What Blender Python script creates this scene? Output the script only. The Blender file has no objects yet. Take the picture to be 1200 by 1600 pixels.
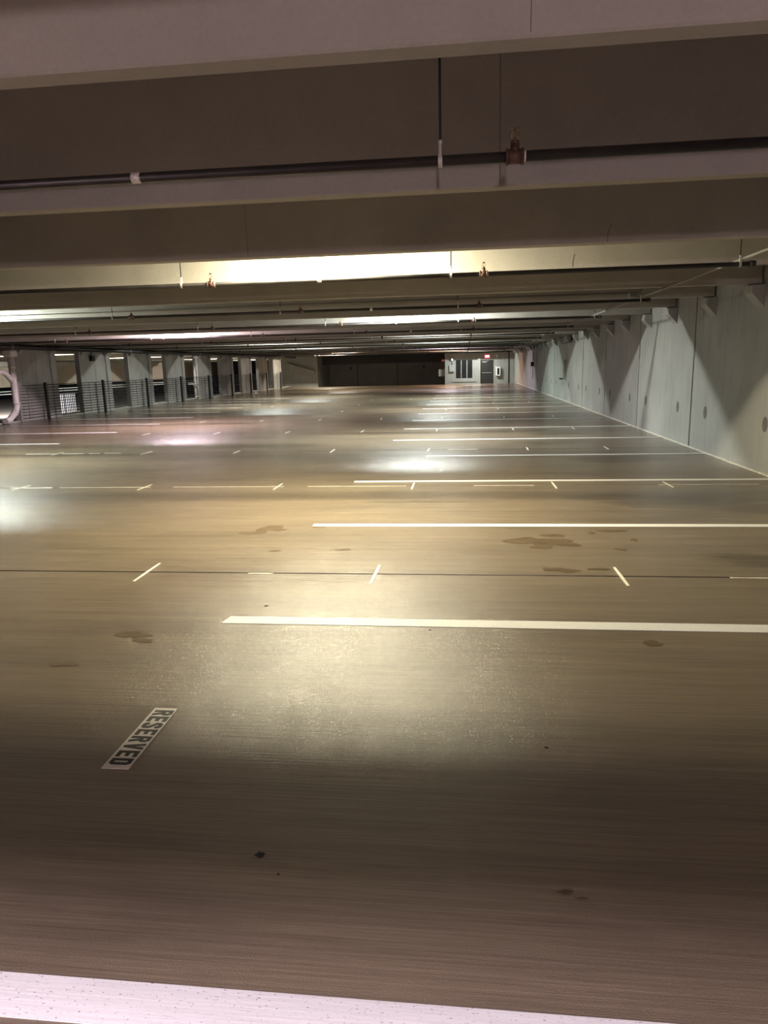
import bpy, bmesh, math, random
from mathutils import Vector, Matrix
random.seed(7)
D = bpy.data
SC = bpy.context.scene
COL = SC.collection

# ------------------------------------------------------------------ camera
YAW, PITCH, ROLL, CAM_H = -0.1163, -0.2027, -0.0244, 1.4101
FPX = 1110.0
cyw, syw = math.cos(YAW), math.sin(YAW)
cpt, spt = math.cos(PITCH), math.sin(PITCH)
FW = Vector((syw*cpt, cyw*cpt, spt))
R0 = Vector((cyw, -syw, 0))
U0 = R0.cross(FW)
cr, sr = math.cos(ROLL), math.sin(ROLL)
RT = cr*R0 + sr*U0
UP = -sr*R0 + cr*U0
cam = D.cameras.new('camera')
cam.sensor_fit = 'VERTICAL'
cam.sensor_height = 36.0
cam.sensor_width = 27.0
cam.lens = FPX/1600.0*36.0
cam.clip_start = 0.05
cam.clip_end = 300
co = D.objects.new('camera', cam)
COL.objects.link(co)
M3 = Matrix((RT, UP, -FW)).transposed()
co.matrix_world = Matrix.Translation((0, 0, CAM_H)) @ M3.to_4x4()
SC.camera = co

# ------------------------------------------------------------------ world and exposure
w = D.worlds.new('night')
SC.world = w
w.use_nodes = True
w.node_tree.nodes['Background'].inputs[0].default_value = (0.55, 0.6, 0.75, 1)
w.node_tree.nodes['Background'].inputs[1].default_value = 0.004
SC.view_settings.view_transform = 'Standard'
SC.view_settings.look = 'None'
SC.view_settings.gamma = 1.0
SC.view_settings.use_curve_mapping = False
SC.view_settings.exposure = 0.0

# ceiling lamps: x, y, z of the light, colour, watts
WARM = (1.0, 0.915, 0.64)
COOL = (0.93, 1.0, 0.95)
PINK = (1.0, 0.8, 0.88)
LAV = (0.93, 0.84, 1.0)
ORANGE = (1.0, 0.66, 0.5)
LAMPS = [
    (-1.3, -2.15, 2.85, (1.0, 0.84, 0.98), 1650, 'ceiling light behind the camera that tints the near floor pink'),
    (-1.3, 6.78, 2.835, WARM, 1150, 'warm ceiling light hidden behind the third concrete stem'),
    (-1.0, 14.1, 2.80, COOL, 1160, 'cool white ceiling light over the brightest patch of middle floor'),
    (-1.0, 23.2, 2.80, COOL, 1100, 'cool white ceiling light level with the white standpipe on the right wall'),
    (-1.0, 30.6, 2.80, (0.84, 1.0, 0.93), 1050, 'greenish white ceiling light beyond the white standpipe on the right wall'),
    (-1.0, 41.4, 2.80, LAV, 900, 'lavender ceiling light level with the black box on the right wall'),
    (-1.0, 48.9, 2.80, ORANGE, 900, 'orange tinted ceiling light near the far end of the right wall'),
    (0.6, 52.6, 2.80, COOL, 560, 'cool white ceiling light in front of the stair lobby'),
    (-8.3, 10.4, 2.80, (0.9, 1.0, 0.9), 1200, 'cool white ceiling light nearest on the left half of the deck'),
    (-7.4, 17.75, 2.80, (1.0, 0.80, 0.90), 1350, 'pink tinted ceiling light over the left stalls'),
    (-7.5, 26.9, 2.80, COOL, 1050, 'cool white ceiling light level with the third left pier'),
    (-7.5, 34.2, 2.80, (0.95, 1.0, 0.96), 1000, 'white ceiling light level with the fourth left pier'),
    (-7.5, 43.4, 2.80, (1.0, 0.9, 0.75), 850, 'warm white ceiling light level with the seventh left pier'),
    (-9.8, 50.7, 2.80, (1.0, 0.92, 0.74), 1300, 'warm ceiling light near the lit end wall on the left'),
]
# lamps of the neighbouring aisle, seen only through the gaps between the piers
LAMPS2 = [
    (-21.0, 32.4, 2.72, (0.95, 1.0, 0.92), 3800, 'lamp of the neighbouring aisle behind the first gap on the left'),
    (-21.0, 43.4, 2.72, (0.95, 1.0, 0.92), 3800, 'lamp of the neighbouring aisle behind the third gap on the left'),
    (-21.0, 56.2, 2.72, (0.95, 1.0, 0.92), 3800, 'lamp of the neighbouring aisle behind the fifth gap on the left'),
    (-21.0, 69.0, 2.72, (1.0, 0.95, 0.85), 3800, 'lamp of the neighbouring aisle farthest from the camera'),
]
WALL_LAMP = ((0.3, -4.8, 1.84), (1.0, 0.78, 0.88), 520)
ADDED_LIGHT = ((-36.0, 54.0, 3.0), (0.95, 0.95, 1.0), 30000)  # unseen light, added for the white wall outside

# ------------------------------------------------------------------ layout numbers (metres)
TEE = 3.66
STEM0, STEMD, STEM_W = 2.316, 1.6975, 0.099
STEM_Z, SLAB_Z = 2.289, 3.0
WALL_X = 3.631
PIER_X = -13.4
def stem_far(k):
    return STEM0 + (k//2)*TEE + (k % 2)*STEMD
FAR_Y = 55.0
DIP = -0.40
ORD = ['first', 'second', 'third', 'fourth', 'fifth', 'sixth', 'seventh', 'eighth', 'ninth', 'tenth', 'eleventh', 'twelfth',
       'thirteenth', 'fourteenth', 'fifteenth', 'sixteenth', 'seventeenth', 'eighteenth', 'nineteenth', 'twentieth',
       'twenty-first', 'twenty-second', 'twenty-third', 'twenty-fourth']

# ------------------------------------------------------------------ materials
def new_mat(name):
    m = D.materials.new(name)
    m.use_nodes = True
    nt = m.node_tree
    b = nt.nodes['Principled BSDF']
    return m, nt, b
def N(nt, t, **kw):
    n = nt.nodes.new(t)
    for k, v in kw.items():
        setattr(n, k, v)
    return n
def L(nt, a, b):
    nt.links.new(a, b)
def ramp(nt, fac, stops):
    r = N(nt, 'ShaderNodeValToRGB')
    e = r.color_ramp.elements
    while len(e) < len(stops):
        e.new(0.5)
    for q, (p, c) in zip(e, stops):
        q.position = p
        q.color = (*c, 1) if len(c) == 3 else c
    L(nt, fac, r.inputs[0])
    return r.outputs[0]
def noise(nt, scale3, scale, detail=4, rough=0.55, off=(0, 0, 0)):
    g = N(nt, 'ShaderNodeNewGeometry')
    mp = N(nt, 'ShaderNodeMapping')
    mp.inputs['Scale'].default_value = scale3
    mp.inputs['Location'].default_value = off
    L(nt, g.outputs['Position'], mp.inputs[0])
    n = N(nt, 'ShaderNodeTexNoise')
    n.inputs['Scale'].default_value = scale
    n.inputs['Detail'].default_value = detail
    n.inputs['Roughness'].default_value = rough
    L(nt, mp.outputs[0], n.inputs['Vector'])
    return n.outputs['Fac']
def g3(v):
    return (v, v, v)
def mul(nt, a, b, fac=1.0):
    m = N(nt, 'ShaderNodeMix', data_type='RGBA', blend_type='MULTIPLY')
    m.inputs[0].default_value = fac
    L(nt, a, m.inputs[6])
    L(nt, b, m.inputs[7])
    return m.outputs[2]
def mixc(nt, fac, a, b):
    m = N(nt, 'ShaderNodeMix', data_type='RGBA')
    L(nt, fac, m.inputs[0])
    for s, i in ((a, 6), (b, 7)):
        if isinstance(s, tuple):
            m.inputs[i].default_value = (*s, 1)
        else:
            L(nt, s, m.inputs[i])
    return m.outputs[2]
def bump(nt, b, h, strength, dist):
    bp = N(nt, 'ShaderNodeBump')
    bp.inputs['Strength'].default_value = strength
    bp.inputs['Distance'].default_value = dist
    L(nt, h, bp.inputs['Height'])
    L(nt, bp.outputs[0], b.inputs['Normal'])
    return bp
def plain(name, c, rough=0.6, metal=0.0, var=0.12, scale=6.0):
    m, nt, b = new_mat(name)
    n = noise(nt, (1, 1, 1), scale, 5)
    lo = tuple(x*(1-var) for x in c)
    hi = tuple(min(1, x*(1+var)) for x in c)
    L(nt, ramp(nt, n, [(0.3, lo), (0.7, hi)]), b.inputs['Base Color'])
    b.inputs['Roughness'].default_value = rough
    b.inputs['Metallic'].default_value = metal
    return m
def emit(name, c, s):
    m, nt, b = new_mat(name)
    b.inputs['Base Color'].default_value = (*c, 1)
    b.inputs['Emission Color'].default_value = (*c, 1)
    b.inputs['Emission Strength'].default_value = s
    return m
def concrete(name, c, streak=(0.25, 0.25, 1.0), var=0.16, rough=0.85, blotch=0.25):
    m, nt, b = new_mat(name)
    big = noise(nt, (1, 1, 1), 0.9, 5, 0.6)
    st = noise(nt, streak, 5.0, 5, 0.65, (3, 1, 7))
    fine = noise(nt, (1, 1, 1), 60.0, 3, 0.6)
    a = ramp(nt, big, [(0.3, tuple(x*(1-var) for x in c)), (0.7, tuple(min(1, x*(1+var)) for x in c))])
    s = ramp(nt, st, [(0.28, g3(1-blotch)), (0.5, g3(1.0))])
    f = ramp(nt, fine, [(0.25, g3(0.93)), (0.7, g3(1.04))])
    L(nt, mul(nt, mul(nt, a, s), f), b.inputs['Base Color'])
    b.inputs['Roughness'].default_value = rough
    bump(nt, b, fine, 0.25, 0.004)
    return m

DAMP = [(2.2, 7.32, 0.85, 0.38, 0.7), (1.5, 7.55, 0.5, 0.2, 0.5), (2.9, 7.0, 0.7, 0.3, 0.7), (2.3, 5.1, 0.62, 0.26, 0.85), (2.7, 5.4, 0.6, 0.2, 0.6),
        (2.3, 10.6, 0.8, 0.45, 0.8), (1.6, 13.0, 0.9, 0.4, 0.6), (-3.6, 12.9, 1.1, 0.45, 0.6), (2.0, 14.6, 0.8, 0.4, 0.7), (-0.3, 7.35, 0.8, 0.08, 0.5)]
def floor_material():
    m, nt, b = new_mat('broomed wet concrete')
    # long broom lines that run across the deck (along x)
    broom = noise(nt, (0.22, 14.0, 1), 7.0, 5, 0.75)
    grit = noise(nt, (0.8, 1, 1), 260.0, 2, 0.6)
    broomw = noise(nt, (0.12, 3.2, 1), 3.0, 6, 0.7, (5, 2, 0))
    blot = noise(nt, (0.5, 1.2, 1), 1.1, 6, 0.62, (1.7, 4.2, 0))
    hue = noise(nt, (0.35, 0.6, 1), 0.55, 3, 0.5, (9, 2, 0))
    base = ramp(nt, hue, [(0.3, (0.160, 0.119, 0.080)), (0.7, (0.186, 0.143, 0.096))])
    s1 = ramp(nt, blot, [(0.28, g3(0.72)), (0.48, g3(0.96)), (0.75, g3(1.10))])
    s2 = ramp(nt, broomw, [(0.30, g3(0.78)), (0.65, g3(1.08))])
    s3 = ramp(nt, broom, [(0.30, g3(0.66)), (0.62, g3(1.12))])
    geo = N(nt, 'ShaderNodeNewGeometry')
    sep = N(nt, 'ShaderNodeSeparateXYZ')
    L(nt, geo.outputs['Position'], sep.inputs[0])
    edge = noise(nt, (0.7, 1.3, 1), 2.6, 5, 0.65, (4, 8, 0))
    def mth(op, a, b_=None, c_=None):
        q = N(nt, 'ShaderNodeMath', operation=op)
        for i_, v_ in enumerate((a, b_, c_)):
            if v_ is None:
                continue
            if isinstance(v_, (int, float)):
                q.inputs[i_].default_value = v_
            else:
                L(nt, v_, q.inputs[i_])
        return q.outputs[0]
    total = None
    for (dx, dy, rx, ry, st_) in DAMP:
        ax = mth('MULTIPLY', mth('SUBTRACT', sep.outputs[0], dx), 1/rx)
        ay = mth('MULTIPLY', mth('SUBTRACT', sep.outputs[1], dy), 1/ry)
        d2 = mth('ADD', mth('MULTIPLY', ax, ax), mth('MULTIPLY', ay, ay))
        d2 = mth('ADD', d2, mth('MULTIPLY_ADD', edge, 3.4, -1.7))
        mr = N(nt, 'ShaderNodeMapRange')
        mr.interpolation_type = 'SMOOTHSTEP'
        mr.inputs[1].default_value = 1.3
        mr.inputs[2].default_value = 0.1
        mr.inputs[3].default_value = 0.0
        mr.inputs[4].default_value = st_
        L(nt, d2, mr.inputs[0])
        total = mr.outputs[0] if total is None else mth('MAXIMUM', total, mr.outputs[0])
    damp = ramp(nt, total, [(0.0, g3(1.0)), (1.0, (0.42, 0.40, 0.37))])
    L(nt, mul(nt, mul(nt, mul(nt, mul(nt, base, s1), s2), s3), damp), b.inputs['Base Color'])
    wet = noise(nt, (0.6, 1.0, 1), 0.8, 4, 0.6, (2.2, 7.9, 0))
    rr = ramp(nt, wet, [(0.25, g3(0.43)), (0.75, g3(0.56))])
    L(nt, rr, b.inputs['Roughness'])
    b.inputs['Specular IOR Level'].default_value = 0.2
    # brooming runs along x, so highlights are drawn out along y
    b.inputs['Anisotropic'].default_value = 0.6
    tg = N(nt, 'ShaderNodeCombineXYZ')
    tg.inputs[1].default_value = 1.0
    L(nt, tg.outputs[0], b.inputs['Tangent'])
    add = N(nt, 'ShaderNodeMath', operation='MULTIPLY_ADD')
    L(nt, grit, add.inputs[0])
    add.inputs[1].default_value = 0.7
    L(nt, broom, add.inputs[2])
    bp = bump(nt, b, add.outputs[0], 0.8, 0.0028)
    wc = noise(nt, (0.35, 0.5, 1), 0.8, 4, 0.6, (12.2, 3.9, 0))
    L(nt, ramp(nt, wc, [(0.3, g3(0.65)), (0.7, g3(1.0))]), b.inputs['Coat Weight'])
    b.inputs['Coat Roughness'].default_value = 0.13
    b.inputs['Coat IOR'].default_value = 1.5
    add2 = N(nt, 'ShaderNodeMath', operation='MULTIPLY_ADD')
    L(nt, grit, add2.inputs[0])
    add2.inputs[1].default_value = 0.28
    L(nt, broom, add2.inputs[2])
    b2 = N(nt, 'ShaderNodeBump')
    b2.inputs['Strength'].default_value = 0.9
    b2.inputs['Distance'].default_value = 0.0034
    L(nt, add2.outputs[0], b2.inputs['Height'])
    L(nt, b2.outputs[0], b.inputs['Coat Normal'])
    return m

def paint_material(name, c, wear=0.5):
    m, nt, b = new_mat(name)
    n = noise(nt, (28, 75, 1), 3.0, 3, 0.7)
    ln = noise(nt, (0.4, 18.0, 1), 7.0, 4, 0.7)
    a = ramp(nt, n, [(0.335, (0.10, 0.09, 0.08)), (0.375, c)])
    l2 = ramp(nt, ln, [(0.3, g3(0.86)), (0.6, g3(1.0))])
    L(nt, mul(nt, a, l2), b.inputs['Base Color'])
    b.inputs['Roughness'].default_value = 0.55
    bump(nt, b, ln, 0.4, 0.002)
    return m

M = {}
M['floor'] = floor_material()
M['gap'] = plain('black joint sealant', (0.02, 0.017, 0.015), 0.7)
M['stem'] = concrete('precast concrete of beams', (0.285, 0.265, 0.235), (0.25, 0.25, 0.25), 0.10, 0.8, 0.14)
M['wall'] = concrete('precast concrete of wall', (0.28, 0.275, 0.255), (1.3, 1.3, 0.16), 0.13, 0.8, 0.2)
M['wall2'] = concrete('greyer precast concrete', (0.26, 0.255, 0.235), (1.3, 1.3, 0.16), 0.13, 0.8, 0.2)
M['pier'] = concrete('concrete of piers', (0.34, 0.325, 0.30), (1.2, 1.2, 0.2), 0.14, 0.85, 0.25)
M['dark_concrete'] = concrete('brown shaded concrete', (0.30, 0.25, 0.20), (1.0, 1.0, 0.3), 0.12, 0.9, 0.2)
M['patch'] = plain('dark grout patch', (0.11, 0.105, 0.10), 0.9, 0, 0.2, 12)
M['crack'] = plain('dark hairline crack', (0.075, 0.06, 0.05), 0.9)
M['paint'] = paint_material('white road paint', (0.64, 0.63, 0.615))
M['sign_paint'] = plain('white stencil paint', (0.62, 0.58, 0.53), 0.55, 0, 0.06, 20)
M['black_paint'] = plain('black stencil paint', (0.012, 0.010, 0.010), 0.6)
M['seal'] = plain('pale joint sealant', (0.62, 0.58, 0.50), 0.6, 0, 0.2, 14)
M['stain'] = plain('damp oil stain', (0.092, 0.064, 0.038), 0.33, 0, 0.25, 9)
M['damp'] = plain('damp concrete', (0.085, 0.066, 0.042), 0.30, 0, 0.3, 5)
M['scrap'] = plain('black scrap', (0.012, 0.011, 0.010), 0.8)
M['pipe'] = plain('black steel pipe', (0.030, 0.026, 0.024), 0.4, 0.3, 0.3, 5)
M['rust'] = plain('rusty red iron', (0.075, 0.035, 0.025), 0.65, 0.2, 0.35, 30)
M['zinc'] = plain('zinc hanger', (0.42, 0.41, 0.39), 0.6, 0.3, 0.1, 30)
M['brass'] = plain('brass sprinkler', (0.22, 0.15, 0.08), 0.4, 0.8, 0.2, 40)
M['tape'] = plain('white pipe sticker', (0.62, 0.58, 0.53), 0.6, 0, 0.3, 60)
M['galv'] = plain('galvanised conduit', (0.22, 0.21, 0.19), 0.6, 0.2, 0.1, 10)
M['pvc'] = plain('white drain pipe', (0.66, 0.62, 0.58), 0.45, 0, 0.08, 4)
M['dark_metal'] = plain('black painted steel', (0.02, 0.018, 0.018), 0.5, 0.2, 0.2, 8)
M['grey_metal'] = plain('grey painted steel', (0.34, 0.36, 0.35), 0.5, 0.2, 0.1, 8)
M['glass'] = plain('dark window glass', (0.006, 0.007, 0.007), 0.3, 0, 0.1, 3)
M['door'] = plain('dark brown door paint', (0.016, 0.014, 0.012), 0.5, 0, 0.15, 3)
M['white_metal'] = plain('white enamel', (0.72, 0.73, 0.70), 0.45, 0, 0.05, 10)
M['white_wall'] = plain('white outside wall', (0.85, 0.85, 0.88), 0.8, 0, 0.04, 2)
M['red'] = plain('red paint', (0.25, 0.03, 0.03), 0.5, 0, 0.1, 10)
M['exit_face'] = emit('red exit sign face', (1.0, 0.16, 0.2), 2.2)
M['exit_text'] = emit('glowing exit letters', (1.0, 0.62, 0.62), 5.0)
M['lamp_white'] = emit('small lamp lens', (0.9, 1.0, 0.95), 6.0)

# ------------------------------------------------------------------ mesh helpers
class MB:
    def __init__(s):
        s.bm = bmesh.new()
    def box(s, x0, x1, y0, y1, z0, z1):
        v = [s.bm.verts.new(p) for p in ((x0, y0, z0), (x1, y0, z0), (x1, y1, z0), (x0, y1, z0),
                                          (x0, y0, z1), (x1, y0, z1), (x1, y1, z1), (x0, y1, z1))]
        for f in ((3, 2, 1, 0), (4, 5, 6, 7), (0, 1, 5, 4), (1, 2, 6, 5), (2, 3, 7, 6), (3, 0, 4, 7)):
            s.bm.faces.new([v[i] for i in f])
        return s
    def prism(s, pts, axis, a0, a1):
        # pts: polygon in the two other axes (cyclic order kept), extruded along axis
        def P(q, a):
            if axis == 'x':
                return (a, q[0], q[1])
            if axis == 'y':
                return (q[0], a, q[1])
            return (q[0], q[1], a)
        A = [s.bm.verts.new(P(q, a0)) for q in pts]
        B = [s.bm.verts.new(P(q, a1)) for q in pts]
        n = len(pts)
        s.bm.faces.new(A)
        s.bm.faces.new(B[::-1])
        for i in range(n):
            j = (i+1) % n
            s.bm.faces.new((A[i], B[i], B[j], A[j]))
        return s
    def tube(s, path, r, n=12, caps=True):
        path = [Vector(p) for p in path]
        rr = r if isinstance(r, (list, tuple)) else [r]*len(path)
        rings = []
        prev = None
        for i, p in enumerate(path):
            if i == 0:
                t = path[1]-path[0]
            elif i == len(path)-1:
                t = path[-1]-path[-2]
            else:
                t = (path[i]-path[i-1]).normalized()+(path[i+1]-path[i]).normalized()
            t.normalize()
            if prev is None:
                ref = Vector((0, 0, 1)) if abs(t.z) < 0.9 else Vector((1, 0, 0))
            else:
                ref = prev
            u = (ref - t*ref.dot(t)).normalized()
            v = t.cross(u)
            prev = u
            rings.append([s.bm.verts.new(p+rr[i]*(math.cos(2*math.pi*k/n)*u+math.sin(2*math.pi*k/n)*v)) for k in range(n)])
        for a, b in zip(rings, rings[1:]):
            for k in range(n):
                f = s.bm.faces.new((a[k], a[(k+1) % n], b[(k+1) % n], b[k]))
                f.smooth = True
        if caps:
            s.bm.faces.new(rings[0][::-1])
            s.bm.faces.new(rings[-1])
        return s
    def poly(s, pts, z0, z1):
        return s.prism(pts, 'z', z0, z1)
    def build(s, name, mat, parent=None, loc=None, bevel=0):
        bmesh.ops.recalc_face_normals(s.bm, faces=s.bm.faces)
        me = D.meshes.new(name)
        s.bm.to_mesh(me)
        s.bm.free()
        me.materials.append(mat)
        o = D.objects.new(name, me)
        COL.objects.link(o)
        if bevel:
            md = o.modifiers.new('edge', 'BEVEL')
            md.width = bevel
            md.segments = 2
            md.limit_method = 'ANGLE'
        if loc is not None:
            o.location = loc
        if parent is not None:
            o.parent = parent
        return o
def tag(o, label=None, cat=None, group=None, kind=None):
    if label:
        o['label'] = label
    if cat:
        o['category'] = cat
    if group:
        o['group'] = group
    if kind:
        o['kind'] = kind
    return o
def empty(name, loc, label, cat, group=None, kind=None):
    o = D.objects.new(name, None)
    o.empty_display_size = 0.1
    COL.objects.link(o)
    o.location = loc
    return tag(o, label, cat, group, kind)
def copy_tree(o, parent=None):
    c = o.copy()
    COL.objects.link(c)
    if parent is not None:
        c.parent = parent
    for ch in [x for x in D.objects if x.parent == o]:
        copy_tree(ch, c)
    return c

# ================================================================== THE SETTING
# ---- floor of the deck: double-tee tops with recessed joints
JOINT0 = 4.692
def floor_profile():
    pts = [(-7.0, 0.0)]
    k = -3
    while True:
        y = JOINT0 + TEE*k
        k += 1
        if y < -6.5:
            continue
        if y > 51:
            break
        pts += [(y-0.013, 0.0), (y-0.009, -0.014), (y+0.009, -0.014), (y+0.013, 0.0)]
    pts += [(52.2, 0.0), (54.4, DIP), (60.0, DIP)]
    return pts
pp = floor_profile()
mb = MB()
X0, X1 = -13.9, WALL_X
cols_x = [X0, X1]
vt = [[mb.bm.verts.new((x, y, z)) for x in cols_x] for y, z in pp]
vb = [[mb.bm.verts.new((x, y, z-0.25)) for x in cols_x] for y, z in pp]
for i in range(len(pp)-1):
    mb.bm.faces.new((vt[i][0], vt[i][1], vt[i+1][1], vt[i+1][0]))
    mb.bm.faces.new((vb[i][1], vb[i][0], vb[i+1][0], vb[i+1][1]))
    mb.bm.faces.new((vt[i][0], vt[i+1][0], vb[i+1][0], vb[i][0]))
    mb.bm.faces.new((vt[i+1][1], vt[i][1], vb[i][1], vb[i+1][1]))
mb.bm.faces.new((vt[0][1], vt[0][0], vb[0][0], vb[0][1]))
mb.bm.faces.new((vt[-1][0], vt[-1][1], vb[-1][1], vb[-1][0]))
floor = mb.build('floor', M['floor'])
tag(floor, 'wet broomed brown concrete parking deck', 'floor', None, 'structure')

def blob(mb, cx, cy, rx, ry, z, n=22, seed=0, jag=0.35):
    r = random.Random(seed)
    ph = [(r.uniform(0, 6.28), r.uniform(0.3, 1.0)/(j+1)**0.7) for j in range(6)]
    pts = []
    for i in range(n):
        a = 2*math.pi*i/n
        s = 1+jag*sum(q*math.sin((j+2)*a+p) for j, (p, q) in enumerate(ph))
        pts.append((cx+rx*s*math.cos(a), cy+ry*s*math.sin(a)))
    mb.poly(pts, z-0.0004, z)

# joint filler strips, in black
for k in range(0, 13):
    y = JOINT0 + TEE*k
    mb = MB()
    mb.box(X0+0.02, WALL_X-0.01, y-0.0088, y+0.0088, -0.0138, -0.007 if k else -0.004)
    mb.build('joint_sealant', M['gap'], floor)
# pale fragments of sealant along the joints
def frag(x0, x1, y, wd=0.012, seed=0):
    r = random.Random(seed)
    mb = MB()
    n = max(4, int((x1-x0)/0.08))
    up, dn = [], []
    for i in range(n+1):
        x = x0+(x1-x0)*i/n
        up.append((x, y+wd*r.uniform(0.25, 0.6)))
        dn.append((x, y-wd*r.uniform(0.25, 0.6)))
    mb.poly(dn+up[::-1], 0.0002, 0.0022)
    mb.build('pale_sealant', M['seal'], floor)
J = [JOINT0+TEE*k for k in range(14)]
frag(-1.52, -1.34, J[0]-0.012, 0.016, 1)
frag(1.72, 2.35, J[0]-0.012, 0.018, 2)
frag(-5.75, -5.2, J[1]-0.015, 0.06, 3)
frag(-5.1, -3.9, J[1]-0.004, 0.022, 4)
frag(-3.6, -2.2, J[1], 0.012, 5)
frag(-1.9, -0.7, J[1], 0.012, 6)
frag(0.1, 0.8, J[1], 0.014, 7)
frag(2.2, 3.3, J[1], 0.014, 8)
for i, (a, b) in enumerate(((-7.9, -7.3), (-7.2, -6.8), (-6.7, -6.5), (-6.4, -6.1), (-0.3, 0.2))):
    frag(a, b, J[2], 0.03, 20+i)
# short pale strips across the joints at the weld plates
for k in range(0, 8):
    for x in (-7.3, -5.62, -3.97, -2.27, -0.62, 1.03, 2.31):
        if k == 0 and (x < -2.5 or x > 2):
            continue
        if k > 4 and random.random() < 0.35:
            continue
        r = random.Random(int(k*100+x*10))
        h = r.uniform(0.19, 0.23)
        mb = MB()
        sl = r.uniform(-0.008, 0.008)
        mb.poly([(x-0.009-sl, J[k]-h), (x+0.009-sl, J[k]-h), (x+0.011, J[k]), (x+0.008+sl, J[k]+h), (x-0.008+sl, J[k]+h), (x-0.011, J[k])], 0.0004, 0.003)
        mb.build('joint_strip', M['seal'], floor)
# stains
stain_spots = [
    (-1.74, 6.10, 0.13, 0.09, 'stain'), (-1.85, 5.92, 0.10, 0.07, 'stain'), (-1.64, 6.02, 0.05, 0.04, 'stain'), (-1.32, 6.15, 0.05, 0.03, 'stain'),
    (0.52, 5.66, 0.20, 0.11, 'stain'), (0.74, 5.62, 0.15, 0.10, 'stain'), (0.60, 5.48, 0.10, 0.06, 'stain'), (0.72, 5.85, 0.09, 0.05, 'stain'),
    (1.22, 6.02, 0.10, 0.05, 'stain'), (1.05, 5.94, 0.03, 0.03, 'stain'), (1.34, 5.70, 0.03, 0.03, 'stain'), (1.18, 5.4, 0.04, 0.03, 'stain'),
    (0.66, 4.83, 0.12, 0.05, 'stain'), (0.92, 4.86, 0.06, 0.03, 'stain'), (-0.95, 5.35, 0.05, 0.03, 'stain'), (-1.5, 5.3, 0.05, 0.02, 'stain'),
    
    (-1.82, 3.50, 0.09, 0.05, 'stain'), (-1.72, 3.42, 0.06, 0.03, 'stain'), (-1.98, 3.1, 0.06, 0.035, 'stain'), (0.94, 3.52, 0.05, 0.03, 'stain'),
    (0.27, 1.72, 0.022, 0.008, 'stain'), (0.31, 1.70, 0.014, 0.006, 'stain'),
    
    
]
for i, (x, y, rx, ry, m_) in enumerate(stain_spots):
    mb = MB()
    blob(mb, x, y, rx, ry, 0.0012 + 0.0001*(i % 5), 40, i, 0.30)
    mb.build('stain', M[m_], floor)

# ---- ceiling: one double tee per 3.66 m, flange and two stems
stem_ends = (PIER_X-0.12, WALL_X-0.025)
def stem_mesh(yf, x0, x1, zb, zt):
    yn = yf-STEM_W
    c = 0.007
    prof = [(yn, zb+c), (yn+c, zb), (yf-c, zb), (yf, zb+c), (yf+0.022, zt), (yn-0.022, zt)]
    return MB().prism(prof, 'x', x0, x1)
CRACKS = {
    2.3: [('seam', 0.0012, [(0.18, 2.300), (0.181, 2.45), (0.18, 2.99)])],
    4.0: [('seam', 0.0016, [(0.176, 2.300), (0.175, 2.5), (0.172, 2.99)])],
    6.0: [('crack', 0.0022, [(1.078, 2.297), (1.080, 2.36), (1.092, 2.395), (1.100, 2.425)]), ('crack', 0.0025, [(1.70, 2.36), (1.702, 2.375)]), ('seam', 0.0012, [(-1.74, 2.3), (-1.742, 2.99)])],
    7.7: [('crack', 0.0022, [(1.060, 2.33), (1.064, 2.40), (1.078, 2.45)]), ('seam', 0.0012, [(-1.65, 2.3), (-1.652, 2.99)])],
}
n_tee = 0
for k in range(-4, 30, 2):
    ya, yb = stem_far(k), stem_far(k+1)
    y0 = (ya+yb)/2-STEM_W/2-TEE/2+0.008
    y1 = y0+TEE-0.016
    if k == 28:
        y1 = FAR_Y-0.02
    fl = MB().box(stem_ends[0], stem_ends[1], y0, y1, SLAB_Z, SLAB_Z+0.1).build('ceiling_beam', M['stem'])
    if k < 0:
        lab = 'concrete double-tee ceiling beam behind the camera'
        if k == -4:
            lab = 'concrete double-tee ceiling beam above the rear wall, behind the camera'
    else:
        lab = '%s concrete double-tee ceiling beam counted from the camera' % ORD[n_tee]
        n_tee += 1
    tag(fl, lab, 'ceiling beam', 'double-tee beams of the parking ceiling', 'structure')
    for yf in (ya, yb):
        if yf < FAR_Y-0.3:
            sm = stem_mesh(yf, stem_ends[0], stem_ends[1], STEM_Z, SLAB_Z).build('stem', M['stem'], fl)
            for nm, r_, pth in CRACKS.get(round(yf, 1), []):
                pts3 = [(x, yf-STEM_W-0.022*(z-STEM_Z)/(SLAB_Z-STEM_Z), z) for x, z in pth]
                MB().tube(pts3, r_, 5).build(nm, M['crack'], sm)

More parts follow.
